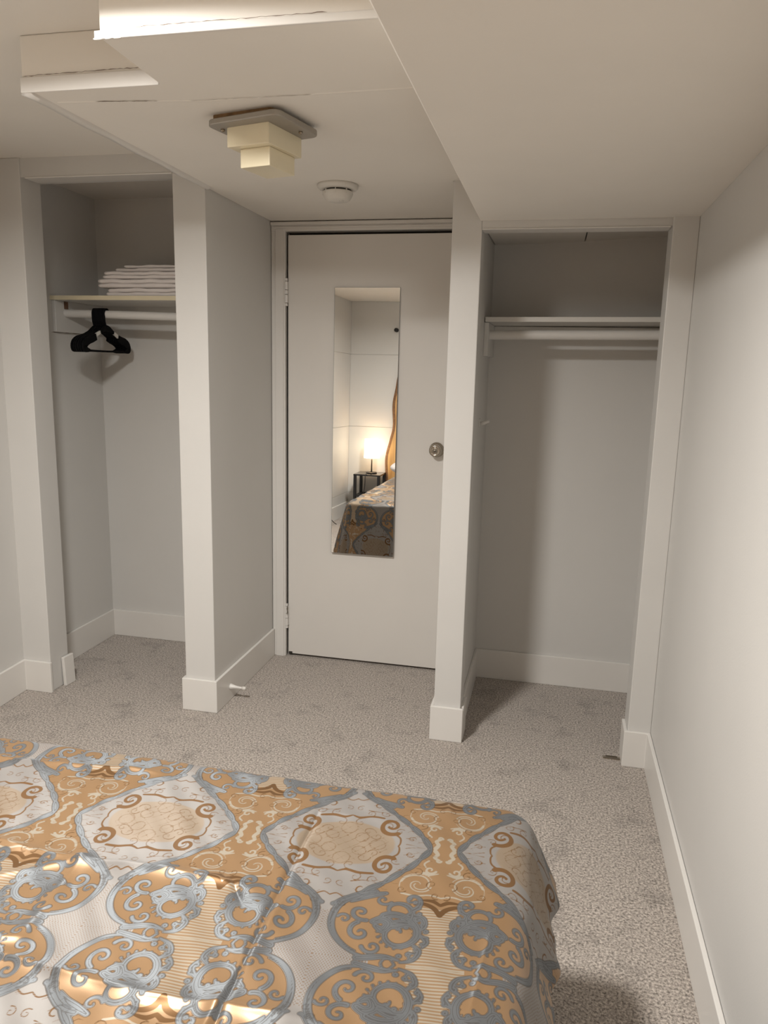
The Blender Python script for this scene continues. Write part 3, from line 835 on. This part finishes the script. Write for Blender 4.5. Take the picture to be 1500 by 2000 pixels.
# fold creases and soft undulation on top
topw = np.clip(1 - dd / 0.10, 0, 1)
def sm(a, b, x): 
    t = np.clip((x - a) / (b - a), 0, 1); return t * t * (3 - 2 * t)
def ridge_x(y0, slope, xa, xb, amp, lam, fade=0.12):
    yy = SY - (y0 + slope * (SX - xa)) + 0.006 * np.sin(SX * 13 + y0 * 40) 
    return amp * np.exp(-(np.sqrt(yy ** 2 + 0.0035 ** 2) - 0.0035) / lam) * sm(xa - .02, xa + .02, SX) * (1 - sm(xb - fade, xb, SX))
def ridge_line(a, b, amp, lam, soft=0.004):
    ax_, ay_ = a; bx_, by_ = b
    L = math.hypot(bx_ - ax_, by_ - ay_); tx, ty = (bx_ - ax_) / L, (by_ - ay_) / L
    s_ = (SX - ax_) * tx + (SY - ay_) * ty
    n_ = -(SX - ax_) * ty + (SY - ay_) * tx
    return amp * np.exp(-(np.sqrt(n_ ** 2 + soft ** 2) - soft) / lam) * sm(-.03, .03, s_) * (1 - sm(L - .04, L + .02, s_))
H = (ridge_x(-1.345, 0.055, -1.2, -0.22, 0.0095, 0.012) + ridge_x(-1.588, -0.005, -1.2, 0.12, 0.0095, 0.012) + ridge_x(-1.842, -0.0, -1.2, 0.34, 0.0075, 0.012)
     + ridge_x(-2.10, 0.0, -1.2, 0.5, 0.007, 0.014) + ridge_x(-1.335, 0.03, 0.12, 0.36, 0.003, 0.012))
H += ridge_line((-0.262, -1.575), (-0.236, -1.80), 0.006, 0.011, 0.008)
H += ridge_line((-0.262, -1.60), (-0.40, -1.69), 0.006, 0.010) + ridge_line((-0.24, -1.80), (-0.42, -1.86), 0.008, 0.010)
H += ridge_line((0.122, -1.34), (0.138, -1.93), -0.006, 0.004, 0.002) + ridge_line((0.145, -1.62), (0.120, -1.93), 0.006, 0.012)
H += ridge_line((0.505, -1.60), (0.49, -1.76), 0.004, 0.005, 0.002)
H += ridge_line((0.04, -1.585), (0.075, -1.63), -0.006, 0.005, 0.002)
H += 0.0025 * np.sin(SX * 9.0 + 1.1) * np.sin(SY * 11 + .4) + 0.0013 * np.sin(SX * 21 + SY * 9) + 0.0007 * np.sin(SX * 43 - SY * 31 + 1) + 0.0008 * np.sin(SX * 75 + SY * 66)
Z = Z + H * topw
Z = np.maximum(Z, 0.012)
# pattern coordinates
ROT = math.radians(5.0)
px, py = (SX + 0.185) * 1000, -(SY + 1.452) * 1000
ru = px * math.cos(ROT) - py * math.sin(ROT)
rv = px * math.sin(ROT) + py * math.cos(ROT)
ru = px * math.cos(ROT) + (-py) * math.sin(ROT)
rv = px * math.sin(ROT) + py * math.cos(ROT)
uu = np.abs((ru + PU) % (2 * PU) - PU)
vv = np.abs((rv + PV) % (2 * PV) - PV)
nxv, nyv = SX.shape
co = np.stack([X, Y, Z], -1).reshape(-1, 3).astype(np.float32)
idx = np.arange(nxv * nyv).reshape(nxv, nyv)
quads = np.stack([idx[:-1, :-1], idx[1:, :-1], idx[1:, 1:], idx[:-1, 1:]], -1).reshape(-1, 4)
me = bpy.data.meshes.new('bedspread')
me.vertices.add(len(co)); me.vertices.foreach_set('co', co.ravel())
me.loops.add(quads.size); me.loops.foreach_set('vertex_index', quads.ravel().astype(np.int32))
me.polygons.add(len(quads)); me.polygons.foreach_set('loop_start', np.arange(0, quads.size, 4, dtype=np.int32))
me.polygons.foreach_set('use_smooth', np.ones(len(quads), dtype=bool))
me.update(calc_edges=True)
flds = [sample(c, uu, vv).ravel() for c in CHAN]
def vattr(name, a, b, c):
    at_ = me.attributes.new(name, 'FLOAT_VECTOR', 'POINT')
    at_.data.foreach_set('vector', np.stack([a, b, c], 1).astype(np.float32).ravel())
vattr('damask_a', flds[0], flds[1], flds[2])
vattr('damask_b', flds[3], flds[4], flds[5])
vattr('damask_c', flds[6], uu.ravel(), vv.ravel())

def damask_mat():
    m = bpy.data.materials.new('gold_blue_damask_satin')
    m.use_nodes = True
    nt = m.node_tree
    N, Lk = nt.nodes, nt.links
    b = N['Principled BSDF']
    def att(n):
        a = N.new('ShaderNodeAttribute'); a.attribute_name = n
        s = N.new('ShaderNodeSeparateXYZ'); Lk.new(a.outputs['Vector'], s.inputs[0]); return s.outputs
    A, B, C = att('damask_a'), att('damask_b'), att('damask_c')
    def ramp(sock, lo, hi):          # 1 inside (below lo) -> 0 outside (above hi)
        r = N.new('ShaderNodeMapRange'); r.inputs['From Min'].default_value = lo; r.inputs['From Max'].default_value = hi
        r.inputs['To Min'].default_value = 1; r.inputs['To Max'].default_value = 0
        Lk.new(sock, r.inputs['Value']); return r.outputs[0]
    def math_(op, a, b_=None):
        n = N.new('ShaderNodeMath'); n.operation = op
        for i, s in enumerate((a, b_)):
            if s is None: continue
            if isinstance(s, (int, float)): n.inputs[i].default_value = s
            else: Lk.new(s, n.inputs[i])
        return n.outputs[0]
    def mixc(f, a, c):
        n = N.new('ShaderNodeMix'); n.data_type = 'RGBA'
        Lk.new(f, n.inputs[0])
        for i, s in ((6, a), (7, c)):
            if isinstance(s, tuple): n.inputs[i].default_value = (*s, 1)
            else: Lk.new(s, n.inputs[i])
        return n.outputs[2]
    def mixf(f, a, c):
        n = N.new('ShaderNodeMix'); Lk.new(f, n.inputs[0])
        for i, s in ((2, a), (3, c)):
            if isinstance(s, (int, float)): n.inputs[i].default_value = s
            else: Lk.new(s, n.inputs[i])
        return n.outputs[0]
    GOLD, SILV, BLUE, BRWN, LITE, TAN, DARK = DAMASK_RGB
    blue = ramp(A[0], -0.5, 0.5); line = math_('MULTIPLY', ramp(A[0], 0.6, 1.6), math_('SUBTRACT', 1.0, blue))
    vs = math_('SINE', math_('MULTIPLY', A[0], 2 * math.pi / 3.1)); vein = math_('MULTIPLY', ramp(vs, -0.9, -0.2), 0.45)
    brown = ramp(A[1], -0.5, 0.5); silver = ramp(A[2], -0.6, 0.6); lite = ramp(B[0], -0.4, 0.5)
    stripe = ramp(B[1], -0.6, 0.6); latt = ramp(B[2], -0.3, 0.5); tan = ramp(C[0], -1.5, 1.5)
    sw = math_('SINE', math_('MULTIPLY', C[2], 2 * math.pi / 6.2)); sw = math_('MULTIPLY', math_('ADD', sw, 1.0), 0.5)
    dots = math_('MULTIPLY', math_('MULTIPLY', math_('SINE', math_('MULTIPLY', C[1], 2 * math.pi / 5.0)), math_('SINE', math_('MULTIPLY', C[2], 2 * math.pi / 6.5))), 1.0)
    dots = math_('MULTIPLY', math_('GREATER_THAN', dots, 0.45), math_('GREATER_THAN', C[2], 192.0))
    dots = math_('MULTIPLY', dots, 0.7)
    col = mixc(silver, GOLD, SILV)
    metal = mixf(silver, 0.36, 0.04); rough = mixf(silver, 0.38, 0.54); aniso = mixf(silver, 0.0, 0.8)
    col = mixc(math_('MULTIPLY', silver, dots), col, BRWN)
    col = mixc(math_('MULTIPLY', stripe, sw), col, LITE)
    col = mixc(math_('MULTIPLY', tan, 0.85), col, TAN)
    col = mixc(math_('MULTIPLY', latt, 0.75), col, BRWN)
    col = mixc(lite, col, LITE)
    col = mixc(brown, col, BRWN)
    col = mixc(math_('MULTIPLY', line, 0.75), col, DARK)
    bc = mixc(vein, BLUE, DARK)
    col = mixc(blue, col, bc)
    metal = mixf(blue, metal, 0.22); rough = mixf(blue, rough, 0.57); aniso = mixf(blue, aniso, 0.85)
    spec = mixf(blue, mixf(silver, 0.5, 0.55), 1.0); spec = math_('MULTIPLY', spec, math_('SUBTRACT', 1.0, math_('MULTIPLY', math_('MULTIPLY', vein, blue), 1.5)))
    spec = math_('MULTIPLY', spec, math_('SUBTRACT', 1.0, math_('MULTIPLY', math_('MAXIMUM', brown, math_('MAXIMUM', line, math_('MULTIPLY', latt, 0.8))), 0.8)))
    Lk.new(spec, b.inputs['Specular IOR Level'])
    # silver-blue weft floats run on a slant: sheen spreads across the threads
    tg = N.new('ShaderNodeCombineXYZ')
    tg.inputs[0].default_value = -math.sin(math.radians(20)); tg.inputs[1].default_value = math.cos(math.radians(20))
    Lk.new(tg.outputs[0], b.inputs['Tangent']); Lk.new(aniso, b.inputs['Anisotropic'])
    tc = N.new('ShaderNodeTexCoord')
    no = N.new('ShaderNodeTexNoise'); no.inputs['Scale'].default_value = 900; no.inputs['Detail'].default_value = 2
    Lk.new(tc.outputs['Object'], no.inputs['Vector'])
    hgt = math_('ADD', math_('MULTIPLY', no.outputs['Fac'], 0.25), math_('MULTIPLY', blue, 0.6))
    bp = N.new('ShaderNodeBump'); bp.inputs['Strength'].default_value = 0.35; bp.inputs['Distance'].default_value = 0.0006
    Lk.new(hgt, bp.inputs['Height']); Lk.new(bp.outputs[0], b.inputs['Normal'])
    Lk.new(col, b.inputs['Base Color']); Lk.new(metal, b.inputs['Metallic']); Lk.new(rough, b.inputs['Roughness'])
    b.inputs['Sheen Weight'].default_value = 0.08
    Lk.new(mixc(blue, (1.0, 0.97, 0.92), (0.86, 0.94, 1.0)), b.inputs['Specular Tint'])
    return m
DAMASK_RGB = ((0.27, 0.163, 0.082), (0.195, 0.181, 0.170), (0.105, 0.108, 0.112), (0.125, 0.066, 0.028), (0.36, 0.315, 0.25), (0.205, 0.150, 0.098), (0.06, 0.05, 0.042))
me.materials.append(damask_mat())
spread = bpy.data.objects.new('bedspread', me)
link(spread)
tag(spread, 'shiny gold bedspread with blue-grey damask scrolls draped over the bed', 'bedspread')

# ------------------------------------------------------------------ head of the bed (seen in the mirror)
pb = bmesh.new()
for i, (x, lab) in enumerate(((-0.60, 'white pillow at the bed head nearer the bedside lamp'), (0.16, 'white pillow at the bed head nearer the right wall'))):
    bm = bmesh.new()
    bmesh.ops.create_uvsphere(bm, u_segments=32, v_segments=16, radius=1)
    for q in bm.verts:
        c = q.co
        f = lambda t, e: math.copysign(abs(t) ** e, t)
        c.x, c.y, c.z = f(c.x, 0.6) * 0.31, f(c.y, 0.6) * 0.20, c.z * 0.07 * (1 - 0.3 * abs(c.x) * abs(c.y))
    o = build('pillow', bm, M_LINEN, None, smooth=True)
    o.location = (x, -3.08, BZ + 0.072)
    tag(o, lab, 'pillow', 'pillows at the bed head')

hbz = [(0.30, 0.0), (0.41, 0.0), (0.62, -0.01), (0.80, 0.03), (0.95, 0.06), (1.16, 0.05), (1.32, 0.075), (1.46, 0.10), (1.56, 0.17)]
ctl = spline([(-1.04 + o, z, 0) for z, o in hbz], 6)
hbm = bmesh.new()
hw = empty('headboard', (-0.16, YB + 0.03, 0), 'tall live-edge golden wooden slab headboard behind the bed', 'headboard')
prev = None
for p in ctl:
    xl = p.x; xr = -0.32 - p.x + 0.02 * math.sin(p.y * 9)
    q = [hbm.verts.new((xl + .16, 0.022, p.y)), hbm.verts.new((xr + .16, 0.022, p.y)), hbm.verts.new((xr + .16, -0.022, p.y)), hbm.verts.new((xl + .16, -0.022, p.y))]
    if prev:
        for k in range(4): hbm.faces.new((prev[k], prev[(k + 1) % 4], q[(k + 1) % 4], q[k]))
    else: hbm.faces.new(q[::-1])
    prev = q
hbm.faces.new(prev)
build('slab', hbm, M_WOOD, hw)
build('bark_edge', tube(bmesh.new(), [(p.x + .16, 0.0, p.y) for p in ctl], 0.024, 10), M_BARK, hw, smooth=True)
build('bark_edge', tube(bmesh.new(), [(-0.32 - p.x + 0.02 * math.sin(p.y * 9) + .16, 0.0, p.y) for p in ctl], 0.024, 10), M_BARK, hw, smooth=True)

NX0, NX1, NY0, NY1, NZ = -1.335, -1.06, -3.56, -3.27, 0.465
ns = empty('nightstand', ((NX0 + NX1) / 2, (NY0 + NY1) / 2, 0), 'small open black nightstand left of the bed head', 'nightstand')
hx, hy = (NX1 - NX0) / 2, (NY1 - NY0) / 2
build('top', box(bmesh.new(), -hx, hx, -hy, hy, NZ - 0.016, NZ), mat('black_glossy_top', (0.02, 0.018, 0.018), 0.12), ns, bevel=0.002)
for sx in (-1, 1):
    for sy in (-1, 1):
        x, y = sx * (hx - .016), sy * (hy - .016)
        build('leg', box(bmesh.new(), x - .014, x + .014, y - .014, y + .014, 0, NZ - 0.016), M_BLACKW, ns, bevel=0.002)
build('shelf', box(bmesh.new(), -hx + .01, hx - .01, -hy + .01, hy - .01, 0.235, 0.250), M_BLACKW, ns, bevel=0.002)

LX, LY = -1.185, -3.43
lp = empty('bedside_lamp', (LX, LY, NZ), 'lit bedside lamp with white drum shade on the black nightstand', 'lamp')
build('base', lathe(bmesh.new(), [(0, 0), (0.055, 0), (0.055, 0.008), (0.05, 0.012), (0, 0.013)], 32), M_BLACKW, lp, smooth=False)
build('pole', tube(bmesh.new(), [(0, 0, 0.01), (0, 0, 0.24)], 0.007, 12), M_DSTEEL, lp, smooth=True)
M_SHADE = emit('lit_lamp_shade', LAMP_RGB, LAMP_EMIT)
build('lamp_shade', lathe(bmesh.new(), [(0.080, 0.155), (0.076, 0.345), (0.074, 0.345), (0.078, 0.155), (0.080, 0.155)], 40), M_SHADE, lp, smooth=True)
build('bulb', lathe(bmesh.new(), [(0, 0.235), (0.012, 0.24), (0.022, 0.262), (0.018, 0.282), (0, 0.29)], 20), M_SHADE, lp, smooth=True)
cord = spline([(LX + 0.02, LY + 0.05, NZ + 0.004), (LX - 0.02, NY1 + 0.004, NZ + 0.002), (LX - 0.03, NY1 + 0.012, 0.33), (LX - 0.09, NY1 + 0.02, 0.06), (-1.38, -3.10, 0.006), (-1.42, -2.95, 0.006), (xw(-2.8) + .02, -2.80, 0.15), (xw(-2.7) + .01, -2.70, 0.22)], 8)
build('power_cord', tube(bmesh.new(), [(p.x - LX, p.y - LY, p.z - NZ) for p in cord], 0.0035, 8), M_BLACKW, lp, smooth=True)
hk = empty('wall_hook', (-1.00, YB, 1.90), 'small black knob hook high on the back wall', 'hook')
Mh = Matrix.Rotation(math.radians(-90), 4, 'X')
build('knob', lathe(bmesh.new(), [(0, 0.012), (0.009, 0.012), (0.010, 0.024), (0.018, 0.032), (0.020, 0.042), (0.014, 0.05), (0, 0.052)], 24, Mh), M_BLACKW, hk, smooth=True)
build('back_plate', lathe(bmesh.new(), [(0, 0), (0.02, 0), (0.02, 0.01), (0.012, 0.014), (0, 0.014)], 24, Mh), M_BLACKW, hk, smooth=True)
